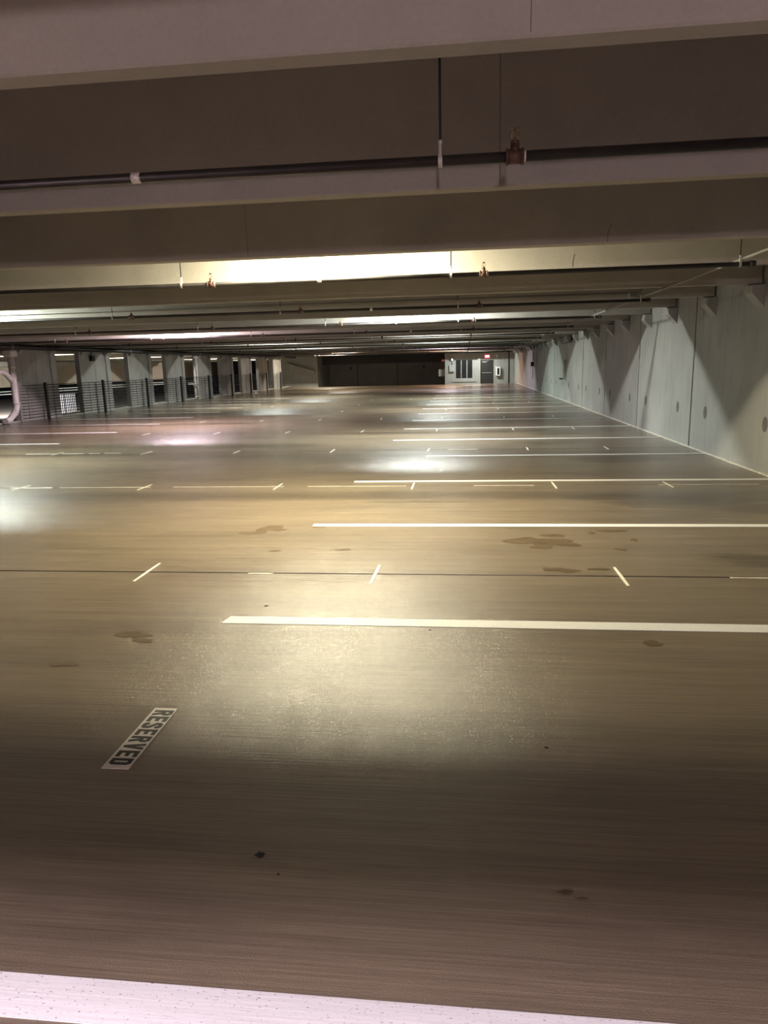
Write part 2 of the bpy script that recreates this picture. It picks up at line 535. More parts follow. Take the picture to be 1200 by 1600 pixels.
# ---- right wall: precast panels, corbels below every stem end, patched lifting inserts, sealant at the foot
wr = MB().box(WALL_X+0.03, WALL_X+0.3, -7.0, 60.3, DIP-0.25, SLAB_Z+0.1).build('wall_right', M['gap'])
tag(wr, 'long grey precast concrete wall on the right with corbels', 'wall', None, 'structure')
PJ = 12.09
edges = [-7.0]+[PJ+TEE*k for k in range(-5, 13)]+[60.2]
for i in range(len(edges)-1):
    a, b = edges[i]+0.028, edges[i+1]-0.028
    z0 = 0.0 if b < 52.2 else DIP
    pn = MB().box(WALL_X, WALL_X+0.028, a, b, z0, SLAB_Z+0.1).build('panel', M['wall2'] if i % 3 == 1 else M['wall'], wr)
    if b < 40 and a > 4:
        mid = (a+b)/2
        for yy in (a+0.70, b-0.68):
            mb = MB()
            pts = [(yy+0.075*math.cos(t*math.pi/8), 0.60+0.095*math.sin(t*math.pi/8)) for t in range(16)]
            mb.prism(pts, 'x', WALL_X-0.003, WALL_X+0.002)
            mb.build('insert_patch', M['patch'], pn)
        mb = MB().box(WALL_X-0.004, WALL_X+0.005, b-0.03, b+0.05, 1.42, 1.72)
        mb.build('joint_patch', M['patch'], pn)
def corbel_mesh(x_face, sgn, yc, zt, wy=0.24, pr=0.155):
    # sgn -1: sticks out to -x (right wall); +1: sticks out to +x (left piers)
    pts = [(x_face, zt), (x_face+sgn*pr, zt), (x_face+sgn*pr, zt-0.10), (x_face, zt-0.27)]
    return MB().prism(pts, 'y', yc-wy/2, yc+wy/2)
for k in range(-4, 30):
    yf = stem_far(k)
    if yf > FAR_Y-0.3:
        continue
    yc = yf-STEM_W/2
    cb = corbel_mesh(WALL_X, -1, yc, STEM_Z-0.016).build('corbel', M['wall'], wr, bevel=0.008)
    MB().box(WALL_X-0.15, WALL_X-0.03, yc-0.04, yc+0.04, STEM_Z-0.0165, STEM_Z-0.0005).build('bearing_pad', M['dark_metal'], cb)
mb = MB()
r = random.Random(3)
y = -6.5
up, dn = [], []
while y < 52:
    up.append((WALL_X-0.001, y))
    dn.append((WALL_X-0.022-r.uniform(0, 0.016), y))
    y += 0.16
mb.poly(dn+up[::-1], -0.0005, 0.014)
mb.build('foot_sealant', M['seal'], wr)

# ---- rear wall behind the camera with its lamp
wb = MB().box(X0, WALL_X+0.3, -7.3, -7.0, -0.25, SLAB_Z+0.1).build('wall_back', M['wall'])
tag(wb, 'concrete wall behind the camera', 'wall', None, 'structure')

# ---- far wall and the dark end of the deck
wf = MB().box(-11.33, -1.27, 60.0, 60.25, DIP-0.2, SLAB_Z+0.1).build('wall_far', M['wall'])
tag(wf, 'dark concrete end wall between the lit end wall and the lobby', 'wall', None, 'structure')
for x in (-8.95, -5.6):
    MB().box(x-0.025, x+0.025, 59.996, 60.002, DIP, 2.2).build('wall_joint', M['gap'], wf)
for x in (-9.5, -3.4):
    MB().box(x-0.06, x+0.06, 59.95, 60.002, 1.15, 1.40).build('wall_box', M['dark_metal'], wf)
we = MB().box(-15.2, -11.33, FAR_Y, FAR_Y+0.25, DIP-1.6, SLAB_Z+0.1).build('wall_end', M['wall'])
tag(we, 'half lit pale end wall behind the farthest left pier', 'wall', None, 'structure')
MB().box(-11.60, -11.331, FAR_Y+0.25, 60.25, DIP-0.2, SLAB_Z+0.1).build('return', M['wall2'], we)
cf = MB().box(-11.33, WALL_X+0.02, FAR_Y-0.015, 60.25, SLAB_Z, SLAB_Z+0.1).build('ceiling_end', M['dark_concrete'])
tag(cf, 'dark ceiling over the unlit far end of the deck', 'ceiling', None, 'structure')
db = MB()
db.prism([(-13.6, 1.78), (-11.5, 1.16), (-11.5, 0.98), (-13.6, 1.55)], 'y', FAR_Y-0.35, FAR_Y-0.002)
tag(db.build('ramp_beam', M['stem']), 'sloping concrete beam across the lit end wall on the left', 'beam', None, 'structure')
lb = MB().box(-11.3, -1.6, 57.0, 57.3, 1.62, 2.28).build('end_shade_bar', M['dark_metal'])  # black bar added so the top of the end bay reads as shade
tag(lb, 'black bar added as shade across the top of the unlit end bay', 'beam', None, 'structure')

# ---- left piers with ribs, groove and two corbels each
PIER0 = stem_far(10)-STEM_W/2+STEMD/2     # midway between two stems of one tee
pier_n = 0
for i in range(-3, 9):
    yc = PIER0+TEE*i
    if yc > 53:
        break
    if i < 0:
        lab = 'broad concrete pier on the left, nearer than the white drain pipe'
    elif i == 8:
        lab = 'farthest broad concrete pier of the left row, next to the end wall'
    else:
        lab = '%s broad concrete pier of the left row, counted from the white drain pipe' % ORD[i]
    p = MB().box(PIER_X-0.13, PIER_X, yc-1.1, yc+1.1, -0.2, SLAB_Z).build('pier', M['pier'])
    tag(p, lab, 'pier', 'concrete piers along the left side', 'structure')
    for s in (-1, 1):
        y = yc+s*STEMD/2
        MB().box(PIER_X-0.001, PIER_X+0.035, yc+s*1.1-(0.30 if s > 0 else 0), yc+s*1.1+(0.30 if s < 0 else 0), 0.0, STEM_Z-0.05).build('rib', M['pier'], p)
        cb = corbel_mesh(PIER_X+0.034, 1, y, STEM_Z-0.016, 0.26, 0.20).build('corbel', M['pier'], p, bevel=0.008)
    MB().box(PIER_X-0.001, PIER_X+0.004, yc-0.015, yc+0.015, 0.0, 2.1).build('groove', M['dark_concrete'], p)

# kerb that closes the deck edge below the piers
kb = MB().box(-13.9, -13.4-0.001, 5.0, 55.0, 0.0, 0.05).build('curb_left', M['pier'])
tag(kb, 'low concrete curb under the left piers', 'curb', None, 'structure')

# ---- neighbouring aisle beyond the piers
fl2 = MB().box(-31.0, -13.95, 5.0, 90.0, -2.0, -1.75).build('floor_lower', M['floor'])
tag(fl2, 'lower parking deck beyond the left piers', 'floor', None, 'structure')
sp = MB()
sp.box(-30.4, -30.0, 30.0, 92.0, 0.62, 1.95)
wl = sp.build('wall_left', M['dark_concrete'])
tag(wl, 'brown concrete spandrel wall far beyond the left piers', 'wall', None, 'structure')
lg = MB().box(-30.5, -29.7, 30.0, 92.0, 1.951, 2.27).build('ledger_beam', M['stem'])
tag(lg, 'pale ledger beam on top of the spandrel beyond the left piers', 'beam', None, 'structure')
for k in range(12, 42, 2):
    ya, yb = stem_far(k), stem_far(k+1)
    y0 = (ya+yb)/2-STEM_W/2-TEE/2+0.008
    fl = MB().box(-30.3, -13.85, y0, y0+TEE-0.016, SLAB_Z, SLAB_Z+0.1).build('ceiling_beam', M['stem'])
    tag(fl, 'concrete double-tee ceiling beam of the aisle beyond the left piers', 'ceiling beam', 'double-tee beams of the neighbouring aisle', 'structure')
    for yf in (ya, yb):
        stem_mesh(yf, -30.3, -13.85, STEM_Z, SLAB_Z).build('stem', M['stem'], fl)
gd = MB().box(-70, -31.0, 25, 110, -2.3, -2.2).build('ground_outside', M['dark_concrete'])
tag(gd, 'dark ground outside the far railing', 'ground', None, 'structure')
ow = MB()
ow.box(-38.3, -38.0, 58.0, 66.8, -2.2, -0.45)
tag(ow.build('outside_wall', M['white_wall']), 'white brightly lit wall outside, behind the picket railing on the left', 'wall', None, 'structure')

# ================================================================== THINGS
# ---- stall lines on the right and left, running across the deck
S0, SP = 1.283, 2.47
lab_r = ['broad lavender-white painted stall line at the bottom edge of the photo',
         'second white stall line from the camera, whose left end lies past the stencilled word']
for k in range(0, 17):
    y = S0+SP*k
    xl = -1.38
    if k == 0:
        xl = -3.2
    if k == 4:
        xl = -0.62
    if y > 43:
        break
    if k == 7:
        xl = -1.36
    mb = MB()
    e = 0.02 if k == 1 else 0.0
    hw = 0.057 if k < 2 else 0.052
    mb.poly([(xl, y-hw), (WALL_X-0.045, y-hw), (WALL_X-0.045, y+hw), (xl+e, y+hw)], 0.0003, 0.0026)
    o = mb.build('stall_line', M['paint'])
    if k < 2:
        lab = lab_r[k]
    else:
        lab = '%s white stall line from the camera, ending at the right wall' % ORD[k]
    tag(o, lab, 'parking line', 'white stall lines of the right stalls')
for i, k in enumerate(range(5, 14)):
    y = 13.78+2.47*i
    mb = MB().poly([(-12.9, y-0.052), (-8.31, y-0.052), (-8.31, y+0.052), (-12.9, y+0.052)], 0.0003, 0.0026)
    tag(mb.build('stall_line', M['paint']), '%s white stall line of the left stalls, counted from the camera' % ORD[i], 'parking line', 'white stall lines of the left stalls')
# ---- the stencilled word
st = MB().poly([(-1.318, 2.212), (-1.213, 2.212), (-1.217, 2.677), (-1.318, 2.677)], 0.0003, 0.0026).build('stencil_plate', M['sign_paint'])
tag(st, 'white painted panel on the floor stencilled RESERVED in black', 'floor marking')
def seg(*p):
    return list(p)
# letters on a 5 x 10 cell: list of polygons
GL = {
    'R': [[(0, 0), (1.5, 0), (1.5, 10), (0, 10)], [(1.5, 8.4), (3.6, 8.4), (5, 8.0), (3.9, 10), (1.5, 10)], [(3.5, 6.2), (5, 6.0), (5, 8.4), (3.9, 10), (3.5, 8.6)],
          [(1.5, 4.6), (3.9, 4.6), (5, 6.2), (3.4, 6.4), (1.5, 6.2)], [(2.2, 4.7), (3.8, 4.7), (5.2, 0), (3.6, 0)]],
    'E': [[(0, 0), (1.6, 0), (1.6, 10), (0, 10)], [(1.6, 8.3), (5, 8.3), (5, 10), (1.6, 10)], [(1.6, 4.3), (4.3, 4.3), (4.3, 5.9), (1.6, 5.9)], [(1.6, 0), (5, 0), (5, 1.7), (1.6, 1.7)]],
    'S': [[(1.2, 8.3), (3.8, 8.3), (3.8, 10), (1.2, 10)], [(0, 6.4), (1.6, 5.4), (1.6, 8.6), (1.2, 10), (0, 9)], [(0.3, 6.2), (3.6, 3.2), (4.9, 4.4), (1.5, 7.2)],
          [(3.4, 1.4), (3.8, 0), (5, 1), (5, 4.2), (3.4, 4.6)], [(1.2, 0), (3.8, 0), (3.8, 1.7), (1.2, 1.7)], [(0, 1), (1.2, 0), (1.6, 1.4), (1.6, 2.8), (0, 2.8)], [(3.4, 7.2), (5, 7.2), (5, 9), (3.8, 10), (3.4, 8.6)]],
    'V': [[(0, 10), (1.7, 10), (3.2, 0), (1.9, 0)], [(3.5, 10), (5.2, 10), (3.3, 0), (2.3, 0)]],
    'D': [[(0, 0), (1.6, 0), (1.6, 10), (0, 10)], [(2.1, 8.4), (3.4, 8.4), (3.8, 10), (2.1, 10)], [(3.4, 1.6), (3.8, 0), (5, 1.4), (5, 8.6), (3.8, 10), (3.4, 8.4)], [(2.1, 0), (3.8, 0), (3.4, 1.6), (2.1, 1.6)]],
}
cell_w, cell_h = 0.0395, 0.080
def grow(pl, d):
    n = len(pl)
    ar = sum(pl[i][0]*pl[(i+1) % n][1]-pl[(i+1) % n][0]*pl[i][1] for i in range(n))
    sg_ = 1 if ar > 0 else -1
    out = []
    for i in range(n):
        a, b_, c_ = Vector(pl[i-1]), Vector(pl[i]), Vector(pl[(i+1) % n])
        e1, e2 = (b_-a).normalized(), (c_-b_).normalized()
        n1, n2 = Vector((e1.y, -e1.x))*sg_, Vector((e2.y, -e2.x))*sg_
        m_ = (n1+n2)
        m_ = m_/max(0.5, m_.length_squared/2)
        out.append((b_.x+m_.x*d, b_.y+m_.y*d*1.3))
    return out
for i, ch in enumerate('RESERVED'):
    mb = MB()
    yt = 2.654-i*0.0537
    for j, pl in enumerate(GL[ch]):
        pts = [(-1.304+q[1]/10*cell_h, yt-q[0]/5*cell_w) for q in grow(pl, 0.2)]
        mb.poly(pts, 0.0024, 0.0034+0.00003*j)
    mb.build('letter', M['black_paint'], st)

# ---- scraps on the floor
def scrap(name, x, y, s, seed, label):
    r = random.Random(seed)
    mb = MB()
    n = 13
    ring = []
    for i in range(n):
        a = 2*math.pi*i/n
        q = s*r.uniform(0.65, 1.2)
        ring.append((x+q*math.cos(a), y+q*0.8*math.sin(a), 0.0005))
    vs = [mb.bm.verts.new(p) for p in ring]
    vm = [mb.bm.verts.new((x+(p[0]-x)*0.62, y+(p[1]-y)*0.62, s*r.uniform(0.2, 0.45))) for p in ring]
    tp = mb.bm.verts.new((x, y, s*0.3))
    for i in range(n):
        j = (i+1) % n
        mb.bm.faces.new((vs[i], vs[j], vm[j], vm[i]))
        mb.bm.faces.new((vm[i], vm[j], tp))
    mb.bm.faces.new(vs[::-1])
    tag(mb.build(name, M['scrap']), label, 'scrap')
scrap('rubber_scrap', -0.605, 1.80, 0.016, 1, 'small black scrap lying on the near floor below the stencilled word')
scrap('rubber_scrap', -0.53, 1.725, 0.005, 2, 'tiny dark crumb beside the black scrap on the near floor')
scrap('rubber_scrap', 0.30, 2.47, 0.009, 3, 'tiny black crumb on the dark floor right of the lamp reflection')
scrap('rubber_scrap', -0.19, 3.65, 0.010, 4, 'tiny black crumb just in front of the second stall line')
scrap('rubber_scrap', -1.20, 4.0, 0.014, 5, 'tiny dark crumb behind the left end of the second stall line')

# ---- sprinkler lines: one per tee
PIPE_Z, PIPE_END = 2.225, 2.55
pipe_y = [3.14, 6.98, 10.68, 14.32, 17.9]
while pipe_y[-1] < 50:
    pipe_y.append(pipe_y[-1]+TEE)
def sprinkler_head(x, y, parent):
    t = MB()
    t.tube([(x-0.034, y, PIPE_Z), (x+0.034, y, PIPE_Z)], 0.0285, 12)
    t.tube([(x-0.036, y, PIPE_Z), (x-0.026, y, PIPE_Z)], 0.033, 12)
    t.tube([(x+0.026, y, PIPE_Z), (x+0.036, y, PIPE_Z)], 0.033, 12)
    t.tube([(x, y, PIPE_Z), (x, y, PIPE_Z+0.052)], [0.022, 0.0165], 12)
    t.tube([(x, y, PIPE_Z+0.047), (x, y, PIPE_Z+0.058)], 0.0175, 10)
    tee = t.build('tee_fitting', M['rust'], parent)
    h = MB()
    zb = PIPE_Z+0.056
    h.tube([(x, y, zb), (x, y, zb+0.012)], 0.008, 8)
    for s in (-1, 1):
        h.tube([(x, y, zb+0.010), (x+s*0.013, y, zb+0.016), (x+s*0.015, y, zb+0.030), (x+s*0.009, y, zb+0.042), (x, y, zb+0.047)], 0.0028, 6)
    h.tube([(x, y, zb+0.012), (x, y, zb+0.045)], 0.0022, 6)
    h.tube([(x, y, zb+0.046), (x, y, zb+0.050)], [0.015, 0.0155], 12)
    h.build('sprinkler', M['brass'], tee)
    MB().tube([(x+0.037, y, PIPE_Z), (x+0.043, y, PIPE_Z)], 0.0225, 12).build('thread_tape', M['tape'], tee)
def hanger(x, y, parent):
    g = MB()
    g.tube([(x, y, PIPE_Z+0.05), (x, y, SLAB_Z)], 0.0052, 8)
    ro = g.build('hanger_rod', M['dark_metal'], parent)
    c = MB()
    n = 16
    for w_ in ((-0.0085, 0.0085),):
        ring = [(y+0.0255*math.cos(2*math.pi*i/n), PIPE_Z+0.0255*math.sin(2*math.pi*i/n)) for i in range(n)]
        c.prism(ring, 'x', x+w_[0], x+w_[1])
    c.prism([(y-0.021, PIPE_Z+0.01), (y+0.021, PIPE_Z+0.01), (y+0.007, PIPE_Z+0.065), (y-0.007, PIPE_Z+0.065)], 'x', x-0.0055, x+0.0055)
    c.tube([(x, y, PIPE_Z+0.062), (x, y, PIPE_Z+0.078)], 0.009, 6)
    c.build('hanger_clevis', M['zinc'], ro)
for k, y in enumerate(pipe_y):
    lab = '%s black sprinkler pipe from the camera, across the ceiling' % ORD[k]
    if k == 0:
        lab = 'nearest black sprinkler pipe under the ceiling, with rusty tee and hanger rod'
    t = empty('sprinkler_pipe', (0, 0, 0), lab, 'sprinkler pipe', 'sprinkler lines across the ceiling')
    t.location = (0, y, PIPE_Z)
    mb = MB().tube([(-12.85, y, PIPE_Z), (PIPE_END, y, PIPE_Z)], 0.021, 14)
    hold = []
    p = mb.build('pipe', M['pipe'], t)
    hold.append(p)
    cap = MB().tube([(PIPE_END-0.03, y, PIPE_Z), (PIPE_END+0.02, y, PIPE_Z)], 0.028, 12).build('end_cap', M['pipe'], t)
    hold.append(cap)
    base = 0.20 if k % 2 == 0 else 0.17
    x = base
    xs = []
    while x > -12.5:
        xs.append(x)
        x -= 2.62
    if base+2.62 < PIPE_END-0.1:
        xs.append(base+2.62)
    for x in xs:
        sprinkler_head(x, y, t)
        hanger(x-0.30, y, t)
    hanger(2.44, y, t)
    if k < 5:
        mb = MB().tube([(-1.40+0.02*k-0.02, y, PIPE_Z), (-1.40+0.02*k+0.02, y, PIPE_Z)], 0.0222, 14)
        mb.build('sticker', M['tape'], t)
    for ch in list(D.objects):
        if ch.parent == t:
            ch.matrix_parent_inverse = Matrix.Translation((0, -y, -PIPE_Z))
# main along the left piers
mp = empty('sprinkler_main', (-12.95, 18.7, 2.24), 'thick black sprinkler main running along the left piers', 'sprinkler pipe')
inv = Matrix.Translation((12.95, -18.7, -2.24))
for o in (MB().tube([(-12.95, 18.75, 2.205), (-12.95, 54.6, 2.205)], 0.076, 16).build('pipe', M['pipe'], mp),
          MB().tube([(-12.95, 18.66, 2.205), (-12.95, 18.78, 2.205)], 0.082, 16).build('end_cap', M['zinc'], mp)):
    o.matrix_parent_inverse = inv
for i in range(5):
    y = 19.6+i*7.4
    g = MB().tube([(-12.95, y, 2.24), (-12.95, y, SLAB_Z)], 0.006, 6).build('hanger_rod', M['dark_metal'], mp)
    g.matrix_parent_inverse = inv
    g = MB().tube([(-12.95, y-0.02, 2.205), (-12.95, y+0.02, 2.205)], 0.080, 14).build('hanger_ring', M['zinc'], mp)
    g.matrix_parent_inverse = inv

# ---- conduits
cd = MB()
cd.tube([(2.47, 4.0, 2.272), (2.47, 49.0, 2.272)], 0.0135, 10)
cdo = cd.build('conduit', M['galv'])
tag(cdo, 'thin grey conduit running along under the beams near the right wall', 'conduit')
for k in range(4, 26, 2):
    y = stem_far(k)-0.05
    MB().box(2.44, 2.50, y-0.02, y+0.02, 2.256, 2.2885).build('conduit_strap', M['galv'], cdo)
yb_ = stem_far(5)-STEM_W
jb = empty('junction_box', (2.44, yb_-0.03, 2.34), 'small grey junction box on a beam face beside the conduit', 'junction box')
o = MB().box(2.39, 2.53, yb_-0.055, yb_-0.001, 2.298, 2.372).build('box', M['grey_metal'], jb, bevel=0.004)
o.matrix_parent_inverse = Matrix.Translation((-2.44, -(yb_-0.03), -2.34))
o = MB().box(2.40, 2.52, yb_-0.060, yb_-0.054, 2.308, 2.362).build('cover', M['galv'], jb)
o.matrix_parent_inverse = Matrix.Translation((-2.44, -(yb_-0.03), -2.34))
mb = MB()
mb.tube([(2.385, yb_-0.02, 2.372), (-12.6, yb_-0.02, 2.372)], 0.009, 8)
tag(mb.build('cross_conduit', M['galv']), 'thin conduit running left from the junction box along a beam', 'conduit')

# ---- right wall fittings
h = empty('standpipe', (WALL_X-0.05, 27.0, 0), 'white standpipe with hose valve on the right wall', 'standpipe')
hi = Matrix.Translation((-(WALL_X-0.05), -27.0, 0))
for o in (MB().tube([(WALL_X-0.07, 27.0, 0.78), (WALL_X-0.07, 27.0, 1.45)], 0.055, 14).build('pipe', M['white_metal'], h),
          MB().box(WALL_X-0.14, WALL_X-0.001, 26.55, 26.95, 1.40, 1.47).build('bracket', M['grey_metal'], h),
          MB().tube([(WALL_X-0.07, 27.0, 0.80), (WALL_X-0.20, 26.85, 0.80)], 0.025, 10).build('valve', M['dark_metal'], h),
          MB().tube([(WALL_X-0.20, 26.85, 0.79), (WALL_X-0.20, 26.85, 0.82)], 0.045, 14).build('valve_wheel', M['dark_metal'], h)):
    o.matrix_parent_inverse = hi
e = MB()
e.tube([(WALL_X-0.04, 25.35, 2.20), (WALL_X-0.04, 25.35, 2.09), (WALL_X-0.06, 25.45, 2.07), (WALL_X-0.06, 26.9, 2.06)], 0.022, 8)
ec = e.build('elbow_conduit', M['dark_metal'])
tag(ec, 'short black bent conduit high on the right wall', 'conduit')
MB().box(WALL_X-0.07, WALL_X-0.001, 25.28, 25.42, 2.12, 2.26).build('fitting', M['dark_metal'], ec, bevel=0.006)
bx = MB().box(WALL_X-0.16, WALL_X-0.001, 39.12, 39.4, 1.20, 1.44).build('wall_box', M['dark_metal'], bevel=0.01)
tag(bx, 'small black box with a conduit far along the right wall', 'box')
MB().tube([(WALL_X-0.05, 39.25, 1.48), (WALL_X-0.05, 39.25, 2.0)], 0.02, 8).build('conduit_stub', M['dark_metal'], bx)
MB().tube([(WALL_X-0.05, 39.25, 1.20), (WALL_X-0.05, 39.25, 0.6)], 0.012, 8).build('conduit_stub', M['dark_metal'], bx)

# ---- drain pipes on the left
def drain(y, label, with_branch, x=-13.28):
    t = empty('drain_pipe', (x, y, 0), label, 'drain pipe', 'white drain pipes between the left piers')
    iv = Matrix.Translation((-x, -y, 0))
    r_ = 0.092
    parts = []
    pth = [(x, y, 2.1), (x, y, 0.50), (x, y-0.04, 0.40), (x, y-0.12, 0.30), (x, y-0.42, 0.12), (x, y-0.62, 0.10)]
    if not with_branch:
        pth = [(x, y, 2.1), (x, y, 0.0)]
    parts.append(MB().tube(pth, r_, 18).build('pipe', M['pvc'], t))
    for z in (0.56, 1.30, 1.62):
        parts.append(MB().tube([(x, y, z), (x, y, z+0.05)], r_+0.012, 18).build('coupling', M['pvc'], t))
    parts.append(MB().tube([(x, y-0.10, 0.325), (x, y-0.14, 0.285)] if with_branch else [(x, y, 0.1), (x, y, 0.15)], r_+0.012, 18).build('coupling', M['pvc'], t))
    if with_branch:
        parts.append(MB().tube([(x, y, 1.18), (x-0.03, y-0.24, 1.42), (x-0.05, y-0.38, 1.50), (x-0.08, y-0.9, 1.52)], r_*0.8, 16).build('branch', M['pvc'], t))
        parts.append(MB().box(x-0.14, x+0.13, y-0.16, y+0.17, 1.93, 2.11).build('top_hub', M['pvc'], t, bevel=0.03))
    else:
        parts.append(MB().tube([(x, y, 2.02), (x, y, 2.15)], r_+0.015, 18).build('top_hub', M['pvc'], t))
        parts.append(MB().tube([(x, y, 0.55), (x-0.03, y-0.34, 0.76), (x-0.05, y-0.5, 0.78), (x-0.05, y-0.9, 0.78)], r_*0.7, 16).build('branch', M['pvc'], t))
    for o in parts:
        o.matrix_parent_inverse = iv
drain(20.02, 'white drain pipe with a side branch and bent foot at the left edge', True)
drain(34.72-.02, 'white drain pipe with a low side branch between the fourth and fifth left piers', False)

# ---- cable barrier in front of the piers
cb_ = empty('cable_barrier', (-13.15, 18.0, 0), 'black cable barrier with posts along the left piers', 'barrier')
ci = Matrix.Translation((13.15, -18.0, 0))
for i in range(-1, 9):
    yc = PIER0+TEE*i
    if yc < 19:
        continue
    o = MB().box(-13.19, -13.11, yc-0.04, yc+0.04, 0.0, 1.16).build('post', M['dark_metal'], cb_)
    o.matrix_parent_inverse = ci
    for dy in (-1.0, 1.0):
        o = MB().tube([(-13.15, yc+dy, 0.08), (-13.15, yc+dy, 1.10)], 0.007, 6).build('spacer', M['dark_metal'], cb_)
        o.matrix_parent_inverse = ci
for j in range(12):
    z = 0.12+j*0.088
    o = MB().tube([(-13.15, 20.1, z), (-13.15, 52.2, z)], 0.011, 6).build('cable', M['dark_metal'], cb_)
    o.matrix_parent_inverse = ci
# light switch-like box on the second pier
yc = PIER0+TEE
pb = MB().box(PIER_X+0.002, PIER_X+0.13, yc-0.36, yc-0.16, 1.83, 2.02).build('pier_box', M['dark_metal'], bevel=0.01)
tag(pb, 'small dark box with a conduit high on the second left pier', 'box')
MB().tube([(PIER_X+0.03, yc-0.26, 2.02), (PIER_X+0.03, yc-0.20, 2.14), (PIER_X+0.03, yc-0.14, 2.24)], 0.016, 8).build('conduit_stub', M['dark_metal'], pb)

# ---- picket railings beyond the neighbouring aisle
def railing(y0, y1, label):
    t = empty('picket_railing', (-30.2, y0, -1.75), label, 'railing', 'picket railings beyond the left piers')
    iv = Matrix.Translation((30.2, -y0, 1.75))
    mb = MB()
    n = int((y1-y0)/0.24)
    for i in range(n+1):
        yy = y0+(y1-y0)*i/n
        mb.box(-30.225, -30.175, yy-0.03, yy+0.03, -1.75, -0.08)
    for o in (mb.build('pickets', M['dark_metal'], t),
              MB().box(-30.24, -30.16, y0, y1, -0.08, 0.0).build('top_rail', M['dark_metal'], t),
              MB().box(-30.24, -30.16, y0, y1, -1.66, -1.60).build('bottom_rail', M['dark_metal'], t)):
        o.matrix_parent_inverse = iv
railing(46.0, 55.5, 'black picket railing before the bright white wall, in the first gap on the left')
railing(55.7, 64.0, 'black picket railing with dark ground behind, in the second gap on the left')
for i, (z, hgt) in enumerate(((0.30, 0.05), (0.12, 0.05))):  # white bars stand in for lit beam edges of the lower storey
    mb = MB().box(-30.6, -30.5, 44.0, 85.0, z, z+hgt)
    tag(mb.build('lit_line_bar', M['white_metal']), ('upper' if i == 0 else 'lower')+' white bar in place of a lit beam edge under the spandrel beyond the left piers', 'bar')

# ---- stair lobby at the far right end
LZ = DIP
LY = FAR_Y-0.6
lob = MB()
lob.box(-1.50, -1.26, LY, 60.2, LZ, 2.22)          # left pilaster
lob.box(-1.26, -0.72, LY+0.08, 60.2, LZ, 2.22)
lob.box(-0.72, 0.56, LY+0.08, 60.2, LZ, 0.32)
lob.box(-0.72, 0.56, LY+0.08, 60.2, 1.74, 2.22)
lob.box(0.56, 0.93, LY+0.08, 60.2, LZ, 2.22)
lob.box(0.93, 1.13, LY-0.04, 60.2, LZ, 2.22)       # pilaster beside the door
lob.box(1.13, 2.10, LY+0.08, 60.2, 1.66, 2.22)     # above the door
lob.box(2.10, WALL_X-0.001, LY+0.08, 60.2, LZ, 2.22)
lo = lob.build('wall_lobby', M['wall'])
tag(lo, 'pale concrete front of the stair lobby at the far right end', 'wall', None, 'structure')
MB().box(-0.95, 0.80, LY+0.03, LY+0.081, 0.10, 0.24).build('ledge', M['wall'], lo)
MB().box(3.18, 3.26, LY+0.05, LY+0.081, LZ, 2.2).build('edge_trim', M['dark_metal'], lo)
wn = empty('window_1', (-0.08, LY+0.1, 0.32), 'dark lobby window of three tall panes at the far end', 'window', None, 'structure')
iv = Matrix.Translation((0.08, -(LY+0.1), -0.32))
prt = []
for i in range(3):
    xa = -0.72+i*1.28/3
    prt.append(MB().box(xa+0.02, xa+1.28/3-0.02, LY+0.13, LY+0.15, 0.36, 1.72).build('pane', M['glass'], wn))
fr = MB()
for i in range(4):
    xa = -0.72+i*1.28/3
    fr.box(max(xa-0.025, -0.72), min(xa+0.025, 0.56), LY+0.09, LY+0.16, 0.32, 1.74)
fr.box(-0.72, 0.56, LY+0.09, LY+0.16, 0.32, 0.36)
fr.box(-0.72, 0.56, LY+0.09, LY+0.16, 1.71, 1.74)
prt.append(fr.build('frame', M['grey_metal'], wn))
for o in prt:
    o.matrix_parent_inverse = iv
dr = empty('door_1', (1.6, LY+0.1, LZ), 'dark brown exit door with push bar at the far right', 'door', None, 'structure')
iv = Matrix.Translation((-1.6, -(LY+0.1), -LZ))
for o in (MB().box(1.17, 2.06, LY+0.12, LY+0.165, LZ+0.01, 1.62).build('leaf', M['door'], dr),
          MB().box(1.24, 1.96, LY+0.06, LY+0.12, 0.70, 0.75).build('push_bar', M['galv'], dr),
          MB().box(1.26, 1.58, LY+0.07, LY+0.12, 1.50, 1.56).build('door_closer', M['zinc'], dr),
          MB().tube([(1.56, LY+0.09, 1.55), (1.72, LY+0.05, 1.62)], 0.012, 6).build('closer_arm', M['zinc'], dr)):
    o.matrix_parent_inverse = iv
fr = MB()
fr.box(1.13, 1.17, LY+0.09, LY+0.18, LZ, 1.66)
fr.box(2.06, 2.10, LY+0.09, LY+0.18, LZ, 1.66)
fr.box(1.13, 2.10, LY+0.09, LY+0.18, 1.62, 1.66)
o = fr.build('frame', M['door'], dr)
o.matrix_parent_inverse = iv
def text_mesh(body, size, name, mat, parent):
    cu = D.curves.new(name, 'FONT')
    cu.body = body
    cu.size = size
    cu.extrude = 0.006
    cu.offset = 0.004
    cu.align_x = 'CENTER'
    cu.align_y = 'CENTER'
    tmp = D.objects.new(name, cu)
    COL.objects.link(tmp)
    bpy.context.view_layer.update()
    me = D.meshes.new_from_object(tmp.evaluated_get(bpy.context.evaluated_depsgraph_get()))
    D.objects.remove(tmp)
    me.materials.clear()
    me.materials.append(mat)
    o = D.objects.new(name, me)
    COL.objects.link(o)
    o.parent = parent
    return o
ex = MB().box(-0.17, 0.17, -0.03, 0.03, -0.105, 0.105).build('exit_sign', M['exit_face'], loc=(1.63, LY+0.045, 1.92), bevel=0.02)
tag(ex, 'glowing red EXIT sign above the far door', 'exit sign')
tx = text_mesh('EXIT', 0.135, 'lettering', M['exit_text'], ex)
tx.rotation_euler = (math.pi/2, 0, 0)
